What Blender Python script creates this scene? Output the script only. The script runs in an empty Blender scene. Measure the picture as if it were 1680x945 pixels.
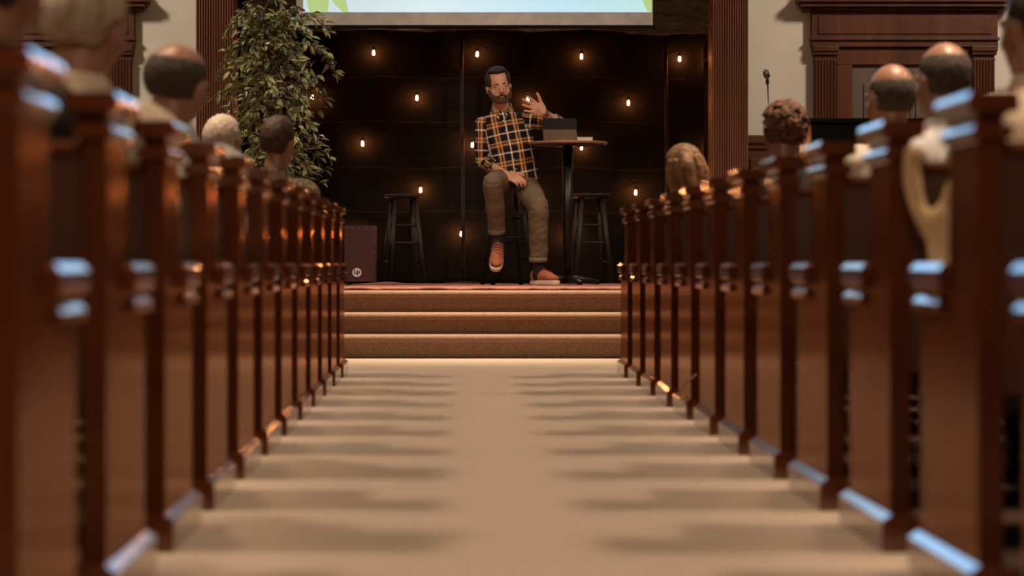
import bpy, bmesh, math, random
from mathutils import Vector, Matrix, Euler, noise, Quaternion
R = math.radians
random.seed(7)
S = bpy.context.scene
C = S.collection
# ------------------------------------------------------------------ camera
F = 1680 * 85 / 36.0
CX, CY, CH = 746.0, 432.0, 0.58       # where the level view axis meets the picture, camera height
cam = bpy.data.cameras.new('camera'); co = bpy.data.objects.new('camera', cam); C.objects.link(co)
cam.lens = 85; cam.sensor_width = 36; cam.sensor_fit = 'HORIZONTAL'
cam.shift_x = (840 - CX) / 1680.0; cam.shift_y = -(472.5 - CY) / 1680.0
cam.dof.use_dof = True; cam.dof.focus_distance = 17.7; cam.dof.aperture_fstop = 3.0
cam.clip_start = .1; cam.clip_end = 100
co.location = (0, 0, CH); co.rotation_euler = (R(90), 0, 0)
S.camera = co
def at(px, py, Y): return Vector(((px - CX) * Y / F, Y, CH + (CY - py) * Y / F))
# ------------------------------------------------------------------ colour management, world, lights
S.view_settings.view_transform = 'Standard'; S.view_settings.look = 'None'
S.view_settings.gamma = 1; S.view_settings.use_curve_mapping = False
S.view_settings.exposure = 0.0
w = bpy.data.worlds.new('world'); S.world = w; w.use_nodes = True
w.node_tree.nodes['Background'].inputs[0].default_value = (1, .75, .55, 1)
w.node_tree.nodes['Background'].inputs[1].default_value = .05
def lamp(name, kind, loc, target, power, col, **k):
    l = bpy.data.lights.new(name, kind); l.energy = power; l.color = col
    for a, b in k.items(): setattr(l, a, b)
    o = bpy.data.objects.new(name, l); C.objects.link(o); o.location = loc
    o.rotation_euler = (Vector(target) - Vector(loc)).to_track_quat('-Z', 'Y').to_euler()
    return o
WARM = (1, .74, .50); WHITE = (1, .79, .59)
def strip(name, x, tx, power):          # long louvred ceiling trough shining down across the pews
    l = bpy.data.lights.new(name, 'AREA'); l.shape = 'RECTANGLE'; l.size = 2.0; l.size_y = 15
    l.energy = power; l.color = WHITE; l.spread = R(8)
    o = bpy.data.objects.new(name, l); C.objects.link(o); o.location = (x, 8.5, 6.9)
    dx, dz = tx - x, -6.9
    o.rotation_euler = (0, math.atan2(-dx, -dz), 0)      # -Z axis towards the aisle
    return o
strip('ceiling_trough_left', -4.0, .25, 46)
strip('ceiling_trough_right', 4.5, .05, 46)
lamp('ceiling_glow', 'AREA', (.15, 12, 7.2), (.15, 11, 0), 105, WARM, shape='RECTANGLE', size=9, size_y=10)
for nm_, x_ in (('pew_fill_left', -1.35), ('pew_fill_right', 1.65)):
    lamp(nm_, 'AREA', (x_, 7.5, 5.6), (x_, 7.35, 0), 72, WARM, shape='RECTANGLE', size=.4, size_y=11, spread=R(22))  # added fill lamps that brighten the people in the pews
lamp('rear_fill', 'AREA', (.15, -2.2, 5.2), (.15, 5, 1.1), 60, WARM, shape='RECTANGLE', size=6, size_y=.6, spread=R(100))  # added soft fill from behind the camera, lifts the backs of heads
lamp('step_fill', 'AREA', (.15, 15.4, 6.6), (.15, 15.7, 0), 80, WARM, shape='RECTANGLE', size=3, size_y=.5, spread=R(40))  # added fill lamp from above, brightens the step noses and rug
lamp('stage_spot_left', 'SPOT', (-2.6, 10.5, 6.2), (.3, 17.7, 1.5), 980, (1, .78, .58), spot_size=R(24), spot_blend=.8, shadow_soft_size=.15)
lamp('stage_spot_right', 'SPOT', (3.4, 10.5, 6.2), (.5, 17.7, 1.5), 720, (1, .78, .58), spot_size=R(24), spot_blend=.8, shadow_soft_size=.15)
lamp('wall_spot_left', 'SPOT', (-5.4, 15.2, 5.2), (-2.7, 19.3, 2.0), 1050, (1, .82, .66), spot_size=R(60), spot_blend=.6, shadow_soft_size=.45)
lamp('wall_spot_right', 'SPOT', (5.8, 15.2, 5.2), (3.0, 19.3, 2.0), 1050, (1, .82, .66), spot_size=R(60), spot_blend=.6, shadow_soft_size=.45)
# ------------------------------------------------------------------ materials
def mat(name, col, rough=.6, col2=None, scale=8, stretch=(1, 1, 1), bump=0, bscale=None, coat=0, metal=0, spec=.5, emit=0, ecol=None, lo=.35, hi=.65, sheen=0, detail=4):
    m = bpy.data.materials.new(name); m.use_nodes = True
    nt = m.node_tree; N = nt.nodes; L = nt.links; b = N['Principled BSDF']
    b.inputs['Base Color'].default_value = (*col, 1); b.inputs['Roughness'].default_value = rough
    b.inputs['Metallic'].default_value = metal; b.inputs['Specular IOR Level'].default_value = spec
    b.inputs['Coat Weight'].default_value = coat; b.inputs['Coat Roughness'].default_value = .12
    b.inputs['Sheen Weight'].default_value = sheen
    if emit:
        b.inputs['Emission Color'].default_value = (*(ecol or col), 1); b.inputs['Emission Strength'].default_value = emit
    tc = N.new('ShaderNodeTexCoord'); mp = N.new('ShaderNodeMapping'); mp.inputs['Scale'].default_value = stretch
    L.new(tc.outputs['Object'], mp.inputs[0])
    no = N.new('ShaderNodeTexNoise'); no.inputs['Scale'].default_value = scale; no.inputs['Detail'].default_value = detail
    L.new(mp.outputs[0], no.inputs['Vector'])
    if col2 is None: col2 = tuple(c * .8 for c in col)
    cr = N.new('ShaderNodeValToRGB'); cr.color_ramp.elements[0].position = lo; cr.color_ramp.elements[1].position = hi
    cr.color_ramp.elements[0].color = (*col2, 1); cr.color_ramp.elements[1].color = (*col, 1)
    L.new(no.outputs['Fac'], cr.inputs[0]); L.new(cr.outputs[0], b.inputs['Base Color'])
    if bump:
        bn = N.new('ShaderNodeTexNoise'); bn.inputs['Scale'].default_value = bscale or scale * 3; bn.inputs['Detail'].default_value = 3
        L.new(mp.outputs[0], bn.inputs['Vector'])
        bu = N.new('ShaderNodeBump'); bu.inputs['Strength'].default_value = bump; bu.inputs['Distance'].default_value = .01
        L.new(bn.outputs['Fac'], bu.inputs['Height']); L.new(bu.outputs[0], b.inputs['Normal'])
    return m
M = dict(
 pew=mat('dark varnished wood', (.115, .032, .012), .22, (.068, .018, .007), 5, (1, 1, .12), .015, 30, coat=.0, spec=.15),
 mould=mat('polished dark moulding', (.15, .040, .014), .16, (.09, .024, .009), 5, (1, 1, .12), .01, 30, coat=.6, spec=.5),
 pewback=mat('dark bench wood', (.085, .028, .013), .4, (.05, .016, .008), 5, (.12, 1, 1), .05, 30, coat=.2),
 trimwood=mat('dark door surround wood', (.105, .033, .012), .45, (.060, .018, .007), 6, (1, 1, .1), .04, 30, spec=.22),
 column=mat('reddish brown reeded wood', (.165, .060, .029), .5, (.105, .037, .018), 6, (1, 1, .1), spec=.2),
 carpet=mat('beige carpet', (.50, .39, .305), .95, (.405, .305, .23), 90, (1, 1, 1), .5, 260, spec=.1),
 stepcarpet=mat('brown stage carpet', (.33, .21, .145), .95, (.235, .145, .097), 130, (1, 1, 1), .4, 300, spec=.1, lo=.4, hi=.6),
 wall=mat('cream plaster wall', (.60, .55, .46), .9, (.56, .51, .43), 3),
 ceiling=mat('brown ceiling', (.20, .14, .09), .9),
 black=mat('black backdrop cloth', (.0056, .0042, .0030), .9, (.0040, .0030, .0021), 3, (1, 1, .4), .3, 14, spec=.12),
 drape=mat('olive patterned drape', (.16, .14, .085), .85, (.075, .065, .038), 9, (1, 1, 4), .4, 30),
 pole=mat('worn brown pole', (.026, .012, .006), .8, (.006, .004, .003), 14, spec=.2),
 wire=mat('dull cable', (.006, .004, .003), .8, spec=.1),
 socket=mat('black socket', (.01, .008, .006), .5),
 stool=mat('black painted stool', (.009, .0065, .005), .55, (.006, .0045, .0035), spec=.3),
 metal=mat('dark metal', (.02, .018, .016), .35, metal=.6),
 steel=mat('steel', (.45, .42, .38), .3, metal=1),
 tabletop=mat('brown table top', (.26, .13, .08), .4, (.18, .085, .05), 6, (.2, 1, 1)),
 folio=mat('grey brown folio', (.12, .075, .045), .8, spec=.2), slab=mat('black slab', (.008, .006, .005), .7, spec=.2),
 paper=mat('white paper', (.65, .55, .45), .8),
 drumred=mat('dark red drum front', (.055, .006, .006), .5, (.03, .004, .004), 4, (1, 1, .2)),
 drumblack=mat('black drum body', (.015, .010, .008), .5),
 logo=mat('white badge', (.7, .62, .55), .6), inkblack=mat('black lettering', (.01, .008, .007), .6),
 bark=mat('brown bark', (.12, .07, .04), .8), pot=mat('dark pot', (.04, .025, .018), .6), soil=mat('soil', (.03, .02, .012), 1),
 leaf=mat('ficus leaf', (.50, .47, .21), .40, (.085, .125, .030), 16, spec=.6, detail=3, lo=.38, hi=.68),
 skin=mat('fair skin', (.53, .27, .185), .5, (.46, .215, .145), 14), skinr=mat('ruddy skin', (.38, .195, .125), .40, (.31, .145, .09), 12),
 eye=mat('dark eye', (.03, .018, .012), .3), eyew=mat('eye white', (.30, .21, .17), .4),
 lip=mat('lips', (.33, .11, .085), .5),
 darkhair=mat('dark brown hair', (.030, .017, .010), .8, (.014, .008, .006), 60, (1, 1, .25), .6, 120),
 beard=mat('brown beard', (.10, .036, .02), .8, (.05, .018, .011), 120, bump=.7, bscale=260),
 greyhair=mat('grey hair', (.50, .38, .27), .8, (.26, .19, .13), 45, (1, 1, .3), .7, 100),
 whitehair=mat('white hair', (.62, .50, .42), .7, (.5, .38, .3), 45, (1, 1, .3), .6, 100),
 brownhair=mat('brown hair', (.085, .035, .016), .55, (.04, .016, .008), 50, (1, 1, .25), .6, 110),
 curlyhair=mat('auburn curls', (.20, .075, .030), .7, (.045, .018, .008), 38, bump=1, bscale=70),
 blonde=mat('blonde brown hair', (.48, .26, .12), .5, (.20, .09, .04), 30, (1, 1, .12), .6, 60),
 dkring=mat('thin dark hair', (.070, .045, .030), .8, (.04, .025, .016), 60, bump=.6, bscale=120),
 trousers=mat('olive khaki cloth', (.125, .086, .050), .85, (.090, .060, .034), 5, bump=.35, bscale=40),
 shoe=mat('rust suede', (.31, .088, .040), .8, (.23, .060, .027), 20), sole=mat('cream rubber', (.66, .52, .42), .6),
 lace=mat('brown laces', (.20, .06, .03), .8), sock=mat('black sock', (.012, .009, .008), .9),
 grey_shirt=mat('pale grey plaid cloth', (.60, .56, .51), .9, (.36, .34, .32), 30),
 white_shirt=mat('off white cloth', (.75, .64, .54), .9), blue_shirt=mat('pale blue grey cloth', (.66, .62, .62), .9),
 beige=mat('beige cloth', (.60, .41, .23), .9, (.36, .23, .12), 6, bump=.3, bscale=20),
 dark_top=mat('dark cloth', (.03, .022, .018), .9), oat=mat('oatmeal cloth', (.72, .58, .43), .9), sweater=mat('grey green knit', (.085, .075, .058), .95),
 check_shirt=mat('brown checked cloth', (.36, .26, .16), .9, (.13, .09, .055), 55, lo=.45, hi=.55),
 jeans=mat('dark trousers', (.03, .028, .03), .9),
 piano=mat('black piano lacquer', (.008, .006, .005), .25, coat=.3), ivory=mat('ivory keys', (.6, .55, .45), .4),
 doorw=mat('greyish door wood', (.11, .072, .048), .5, (.075, .048, .03), 6, (1, 1, .1)), brass=mat('brass', (.5, .3, .1), .3, metal=1),
 orange=mat('orange cord', (.32, .09, .03), .5),
 screenborder=mat('grey screen border', (.42, .38, .35), .9),
)
def tint_screen():
    m = bpy.data.materials.new('projected sky'); m.use_nodes = True; nt = m.node_tree; N = nt.nodes; L = nt.links; b = N['Principled BSDF']
    b.inputs['Base Color'].default_value = (.3, .3, .3, 1); b.inputs['Roughness'].default_value = .9
    tc = N.new('ShaderNodeTexCoord'); sp = N.new('ShaderNodeSeparateXYZ'); L.new(tc.outputs['Object'], sp.inputs[0])
    mr = N.new('ShaderNodeMapRange'); mr.inputs[1].default_value = -1.4; mr.inputs[2].default_value = 1.4; L.new(sp.outputs[0], mr.inputs[0])
    cr = N.new('ShaderNodeValToRGB'); e = cr.color_ramp.elements
    e[0].position = 0; e[0].color = (.40, .54, .60, 1); e[1].position = 1; e[1].color = (.36, .66, .66, 1)
    x = e.new(.35); x.color = (.52, .70, .76, 1); x = e.new(.72); x.color = (.34, .62, .76, 1)
    L.new(mr.outputs[0], cr.inputs[0])
    m2 = N.new('ShaderNodeMapRange'); m2.inputs[1].default_value = .22; m2.inputs[2].default_value = .75; L.new(sp.outputs[2], m2.inputs[0])
    c2 = N.new('ShaderNodeMix'); c2.data_type = 'RGBA'; L.new(m2.outputs[0], c2.inputs[0]); L.new(cr.outputs[0], c2.inputs[6]); c2.inputs[7].default_value = (.85, 1.65, 2.6, 1)
    L.new(c2.outputs[2], b.inputs['Emission Color']); b.inputs['Emission Strength'].default_value = 1.0
    return m
def varnish(m, tint, rough):
    nt = m.node_tree; N = nt.nodes; L = nt.links; b = N['Principled BSDF']; b.inputs['Specular IOR Level'].default_value = 0; b.inputs['Roughness'].default_value = .6
    g = N.new('ShaderNodeBsdfGlossy'); g.inputs['Color'].default_value = (*tint, 1); g.inputs['Roughness'].default_value = rough
    f = N.new('ShaderNodeFresnel'); f.inputs['IOR'].default_value = 1.40; mx = N.new('ShaderNodeMixShader')
    L.new(f.outputs[0], mx.inputs[0]); L.new(b.outputs[0], mx.inputs[1]); L.new(g.outputs[0], mx.inputs[2]); L.new(mx.outputs[0], N['Material Output'].inputs[0])
varnish(M['pew'], (.66, .44, .32), .17)
M['screen'] = tint_screen()
M['pleaf'] = mat('projected green leaf', (.3, .4, .2), .9, emit=.85, ecol=(.36, .52, .20))
M['bulb'] = mat('lit bulb', (1, .6, .3), .3, emit=330, ecol=(1, .32, .10))
def bulb_core():
    m = bpy.data.materials.new('bulb glass'); m.use_nodes = True; b = m.node_tree.nodes['Principled BSDF']
    return m
def plaid():
    m = bpy.data.materials.new('plaid flannel'); m.use_nodes = True; nt = m.node_tree; N = nt.nodes; L = nt.links; b = N['Principled BSDF']
    b.inputs['Roughness'].default_value = .9; b.inputs['Specular IOR Level'].default_value = .2
    uv = N.new('ShaderNodeUVMap'); uv.uv_map = 'plaid'; sp = N.new('ShaderNodeSeparateXYZ'); L.new(uv.outputs[0], sp.inputs[0])
    outs = []
    for i in range(2):
        mu = N.new('ShaderNodeMath'); mu.operation = 'MULTIPLY'; mu.inputs[1].default_value = 1 / .148; L.new(sp.outputs[i], mu.inputs[0])
        fr = N.new('ShaderNodeMath'); fr.operation = 'FRACT'; L.new(mu.outputs[0], fr.inputs[0])
        cr = N.new('ShaderNodeValToRGB'); cr.color_ramp.interpolation = 'CONSTANT'; e = cr.color_ramp.elements
        K = (.010, .008, .010, 1); W = (.88, .76, .69, 1); Yl = (.66, .35, .135, 1); Rd = (.20, .055, .03, 1)
        e[0].position = 0; e[0].color = W; e[1].position = .075; e[1].color = K
        for p, c in ((.37, Rd), (.41, Yl), (.51, K), (.55, Rd), (.58, Yl), (.66, K)):
            q = e.new(p); q.color = c
        L.new(fr.outputs[0], cr.inputs[0]); outs.append(cr.outputs[0])
    mx = N.new('ShaderNodeMix'); mx.data_type = 'RGBA'; mx.inputs[0].default_value = .45
    L.new(outs[0], mx.inputs[6]); L.new(outs[1], mx.inputs[7]); L.new(mx.outputs[2], b.inputs['Base Color'])
    return m
M['plaid'] = plaid()
def rugmat():
    m = mat('worn red patterned rug', (.33, .13, .09), .95, (.16, .055, .04), 14, (1, 1, 1), .4, 120, lo=.42, hi=.58); return m
M['rug'] = rugmat()
# ------------------------------------------------------------------ helpers
def link(name, me, m, parent=None, smooth=False):
    o = bpy.data.objects.new(name, me); C.objects.link(o)
    if m: me.materials.append(m)
    if parent: o.parent = parent
    if smooth:
        for p in me.polygons: p.use_smooth = True
    return o
def obj(name, bm, m, parent=None, smooth=False, off=None):
    if off is not None: bmesh.ops.translate(bm, verts=bm.verts, vec=-Vector(off))
    me = bpy.data.meshes.new(name); bmesh.ops.recalc_face_normals(bm, faces=bm.faces); bm.to_mesh(me); bm.free()
    return link(name, me, m, parent, smooth)
def tag(o, label=None, cat=None, group=None, kind=None):
    if label: o['label'] = label
    if cat: o['category'] = cat
    if group: o['group'] = group
    if kind: o['kind'] = kind
    return o
def thing(name, label, cat, loc=(0, 0, 0), rz=0, group=None):
    o = bpy.data.objects.new(name, None); C.objects.link(o); o.location = loc; o.rotation_euler = (0, 0, rz)
    o.empty_display_size = .1
    return tag(o, label, cat, group)
def copy_tree(o, parent=None):
    c = o.copy(); C.objects.link(c); c.parent = parent
    for ch in [x for x in o.children]: copy_tree(ch, c)
    return c
def NB(): return bmesh.new()
def box(bm, x0, x1, y0, y1, z0, z1, r=0, seg=2):
    t = bmesh.new(); bmesh.ops.create_cube(t, size=1)
    for v in t.verts: v.co = Vector((x0 + (v.co.x + .5) * (x1 - x0), y0 + (v.co.y + .5) * (y1 - y0), z0 + (v.co.z + .5) * (z1 - z0)))
    if r: bmesh.ops.bevel(t, geom=list(t.edges), offset=min(r, .49 * min(abs(x1 - x0), abs(y1 - y0), abs(z1 - z0))), segments=seg, affect='EDGES', profile=.5)
    me = bpy.data.meshes.new('t'); t.to_mesh(me); t.free(); bm.from_mesh(me); bpy.data.meshes.remove(me)
    return bm
def tbox(bm, x0, x1, y0, y1, z0, z1, z2, ins, iy=1):
    rows = []
    for z, i in ((z0, 0), (z1, 0), (z2, ins)): rows.append([bm.verts.new(v) for v in ((x0 + i, y0 + i * iy, z), (x1 - i, y0 + i * iy, z), (x1 - i, y1 - i * iy, z), (x0 + i, y1 - i * iy, z))])
    for j in (0, 1):
        for k in range(4): bm.faces.new((rows[j][k], rows[j][(k + 1) % 4], rows[j + 1][(k + 1) % 4], rows[j + 1][k]))
    bm.faces.new(rows[0][::-1]); bm.faces.new(rows[2]); return bm
def tube(bm, pts, r, n=8, cap=True):
    pts = [Vector(p) for p in pts]; rs = r if isinstance(r, (list, tuple)) else [r] * len(pts)
    rings = []; up = None
    for i, p in enumerate(pts):
        d = (pts[min(i + 1, len(pts) - 1)] - pts[max(i - 1, 0)]).normalized()
        if up is None: up = Vector((0, 0, 1)) if abs(d.z) < .9 else Vector((0, 1, 0))
        a = d.cross(up)
        if a.length < 1e-4: a = d.cross(Vector((1, 0, 0)))
        a.normalize(); b2 = d.cross(a).normalized(); up = -b2 if b2.dot(up) < 0 else b2
        rings.append([bm.verts.new(p + (a * math.cos(2 * math.pi * k / n) + b2 * math.sin(2 * math.pi * k / n)) * rs[i]) for k in range(n)])
    for i in range(len(rings) - 1):
        for k in range(n): bm.faces.new((rings[i][k], rings[i][(k + 1) % n], rings[i + 1][(k + 1) % n], rings[i + 1][k]))
    if cap: bm.faces.new(rings[0][::-1]); bm.faces.new(rings[-1])
    return bm
def lathe(bm, prof, c=(0, 0, 0), n=24):
    c = Vector(c); rings = []
    for r, z in prof: rings.append([bm.verts.new(c + Vector((r * math.cos(2 * math.pi * k / n), r * math.sin(2 * math.pi * k / n), z))) for k in range(n)])
    for i in range(len(rings) - 1):
        for k in range(n): bm.faces.new((rings[i][k], rings[i][(k + 1) % n], rings[i + 1][(k + 1) % n], rings[i + 1][k]))
    bm.faces.new(rings[0][::-1]); bm.faces.new(rings[-1]); return bm
def prism(bm, poly, axis, a, b):
    """poly: 2-D outline; axis 'x': (y,z) swept from x=a to b; axis 'z': (x,y) swept in z; axis 'y': (x,z)"""
    def V(p, t):
        return {'x': (t, p[0], p[1]), 'y': (p[0], t, p[1]), 'z': (p[0], p[1], t)}[axis]
    A = [bm.verts.new(V(p, a)) for p in poly]; B = [bm.verts.new(V(p, b)) for p in poly]; n = len(poly)
    for i in range(n): bm.faces.new((A[i], A[(i + 1) % n], B[(i + 1) % n], B[i]))
    bm.faces.new(A[::-1]); bm.faces.new(B); return bm
def ell(bm, c, r, rot=None, sub=3):
    t = bmesh.new(); bmesh.ops.create_icosphere(t, subdivisions=sub, radius=1)
    r = (r, r, r) if isinstance(r, (int, float)) else r
    for v in t.verts:
        p = Vector((v.co.x * r[0], v.co.y * r[1], v.co.z * r[2]))
        if rot is not None: p = rot @ p
        v.co = p + Vector(c)
    me = bpy.data.meshes.new('t'); t.to_mesh(me); t.free(); bm.from_mesh(me); bpy.data.meshes.remove(me); return bm
def cap(bm, a, b, ra, rb):       # tapered limb with round ends
    a, b = Vector(a), Vector(b)
    ell(bm, a, ra, sub=2); ell(bm, b, rb, sub=2)
    n = 6; tube(bm, [a.lerp(b, i / n) for i in range(n + 1)], [ra + (rb - ra) * i / n for i in range(n + 1)], 16)
    return bm
def limb(bm, pts, rs):
    for i in range(len(pts) - 1): cap(bm, pts[i], pts[i + 1], rs[i], rs[i + 1])
def loft(bm, secs, n=28, p=2.3):   # (centre, rx, ry) horizontal super-ellipses
    rings = []
    for c, rx, ry in secs:
        c = Vector(c); ring = []
        for k in range(n):
            t = 2 * math.pi * k / n; cs, sn = math.cos(t), math.sin(t)
            ring.append(bm.verts.new(c + Vector((rx * math.copysign(abs(cs) ** (2 / p), cs), ry * math.copysign(abs(sn) ** (2 / p), sn), 0))))
        rings.append(ring)
    for i in range(len(rings) - 1):
        for k in range(n): bm.faces.new((rings[i][k], rings[i][(k + 1) % n], rings[i + 1][(k + 1) % n], rings[i + 1][k]))
    bm.faces.new(rings[0][::-1]); bm.faces.new(rings[-1]); return bm
def fuse(name, bm, voxel, m, parent=None, smooth=6, wrinkle=0, wscale=12, wstretch=(1, 1, 1), fold=None, off=None):
    """melts overlapping closed shapes into ONE continuous skin"""
    if off is not None: bmesh.ops.translate(bm, verts=bm.verts, vec=-Vector(off))
    bmesh.ops.recalc_face_normals(bm, faces=bm.faces)
    me = bpy.data.meshes.new('src'); bm.to_mesh(me); bm.free()
    o = bpy.data.objects.new('src', me); C.objects.link(o)
    r = o.modifiers.new('r', 'REMESH'); r.mode = 'VOXEL'; r.voxel_size = voxel; r.adaptivity = 0
    if smooth:
        s = o.modifiers.new('s', 'SMOOTH'); s.factor = .5; s.iterations = smooth
    dg = bpy.context.evaluated_depsgraph_get(); dg.update()
    me2 = bpy.data.meshes.new_from_object(o.evaluated_get(dg)); me2.name = name
    bpy.data.objects.remove(o); bpy.data.meshes.remove(me)
    if wrinkle:
        me2.update(); ns = [v.normal.copy() for v in me2.vertices]
        for v, n in zip(me2.vertices, ns):
            q = Vector((v.co.x * wstretch[0], v.co.y * wstretch[1], v.co.z * wstretch[2])) * wscale
            a = wrinkle if fold is None else wrinkle * fold(v.co)
            d = noise.noise(q) + .5 * noise.noise(q * 2.1 + Vector((3, 1, 7)))
            v.co += n * d * a
    me2.materials.clear()
    return link(name, me2, m, parent, True)
# ------------------------------------------------------------------ room
XC = .15
def struct(name, bm, m): return tag(obj(name, bm, m), kind='structure')
b = NB(); box(b, -6.2, 6.5, -3, 22.2, -.1, 0); struct('floor', b, M['carpet'])
b = NB(); box(b, -6.2, 6.5, -3, 22.2, 7.6, 7.7); struct('ceiling', b, M['ceiling'])
b = NB(); box(b, -6.3, -6.2, -3, 22.2, 0, 7.6); struct('wall_left', b, M['wall'])
b = NB(); box(b, 6.5, 6.6, -3, 22.2, 0, 7.6); struct('wall_right', b, M['wall'])
b = NB(); box(b, -6.3, 6.6, -3.1, -3, 0, 7.6); struct('wall_back', b, M['trimwood'])
b = NB(); box(b, -6.3, 6.6, 22.2, 22.3, 0, 7.6); struct('wall_far', b, M['trimwood'])
YW = 19.3
M['pew_shade'] = mat('dark pew shade sheet', (.035, .016, .008), .6, (.02, .009, .005), 4, (.2, 2, 1), spec=.2)  # dark sheets added on the carpet, their colour stands for shade between pews
b = NB(); box(b, .96, 6.5, 2.6, 13.2, 0, .004); struct('pew_shade_sheet_right', b, M['pew_shade'])
b = NB(); box(b, -6.2, -.665, 2.6, 13.2, 0, .004); struct('pew_shade_sheet_left', b, M['pew_shade'])
b = NB(); box(b, -6.2, -1.80, YW, YW + .15, 0, 7.6); struct('wall_front_left', b, M['wall'])
b = NB(); box(b, 2.08, 6.5, YW, YW + .15, 0, 7.6); struct('wall_front_right', b, M['wall'])
b = NB(); box(b, -1.80, 2.08, YW, YW + .15, 5.2, 7.6); struct('wall_front_top', b, M['wall'])
# stage with two steps
def step(name, y0, z0, z1, x0=-2.5, x1=2.8, y1=YW):
    b = NB()
    poly = [(y1, z0), (y0, z0), (y0, z1 - .045)] + [(y0 - .012 - .022 * math.cos(a_ * math.pi / 10), z1 - .022 + .022 * math.sin(a_ * math.pi / 10)) for a_ in range(-4, 6)] + [(y1, z1)]
    prism(b, poly, 'x', x0, x1); return struct(name, b, M['stepcarpet'])
step('stage_step', 14.75, 0, .14, y1=15.05); step('stage_step', 15.05, 0, .27, y1=15.35)
step('stage_floor', 15.35, 0, .406)
b = NB(); box(b, -1.80, 2.08, YW, 22.2, 0, .406); struct('stage_alcove_floor', b, M['stepcarpet'])
# wainscot with a dark rail on the white walls
DXR, DXL = (1485 - CX) * 19.2 / F, (67 - CX) * 19.2 / F
for nm, x0, x1 in (('trim_1', 2.30, DXR - .745), ('trim_2', DXR + .745, 6.5), ('trim_3', DXL + .745, -2.04), ('trim_4', -6.2, DXL - .745)):
    b = NB(); n_ = max(1, int((x1 - x0) / .46)); pw = (x1 - x0) / n_
    box(b, x0, x1, YW - .03, YW, 0, 1.50)
    for i in range(n_): box(b, x0 + pw * i + .05, x0 + pw * (i + 1) - .05, YW - .045, YW - .028, .55, 1.42, .012)
    box(b, x0, x1, YW - .07, YW, 1.53, 1.60, .012); box(b, x0, x1, YW - .05, YW, 1.49, 1.54, .008)
    struct(nm, b, M['trimwood'])
# reeded columns
def reeded(x0, x1, y0, z0, z1, nr, depth=.30, dr=.016):
    poly = [(x0, y0 + depth), (x0, y0)]; w_ = (x1 - x0) / nr
    for i in range(nr):
        for k in range(1, 6):
            t = math.pi * k / 6; poly.append((x0 + w_ * (i + .5) - math.cos(t) * w_ * .48, y0 - math.sin(t) * dr))
        poly.append((x0 + w_ * (i + 1), y0 + .003))
    poly += [(x1, y0), (x1, y0 + depth)]
    b = NB(); prism(b, poly, 'z', z0, z1); return b
def column(x0, x1, label):
    t = thing('reeded_column', label, 'column', ((x0 + x1) / 2, 19.1, .406))
    b = reeded(x0, x1, 18.98, .70, 4.9, 15); obj('shaft', b, M['column'], t, off=t.location)
    b = NB(); box(b, x0 - .03, x1 + .03, 18.93, 19.29, .406, .66, .01); box(b, x0 - .015, x1 + .015, 18.95, 19.29, .66, .70, .01); obj('base', b, M['column'], t, off=t.location)
    b = NB(); box(b, x0 - .02, x1 + .02, 18.95, 19.29, 4.9, 4.96, .01); box(b, x0 - .05, x1 + .05, 18.91, 19.29, 4.96, 5.15, .02); obj('capital', b, M['column'], t, off=t.location)
column((1168 - CX) * 19 / F, (1227 - CX) * 19 / F, 'tall reeded brown column right of the black backdrop')
column((322 - CX) * 19 / F, (385 - CX) * 19 / F, 'tall reeded brown column behind the left side of the leafy tree')
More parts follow.
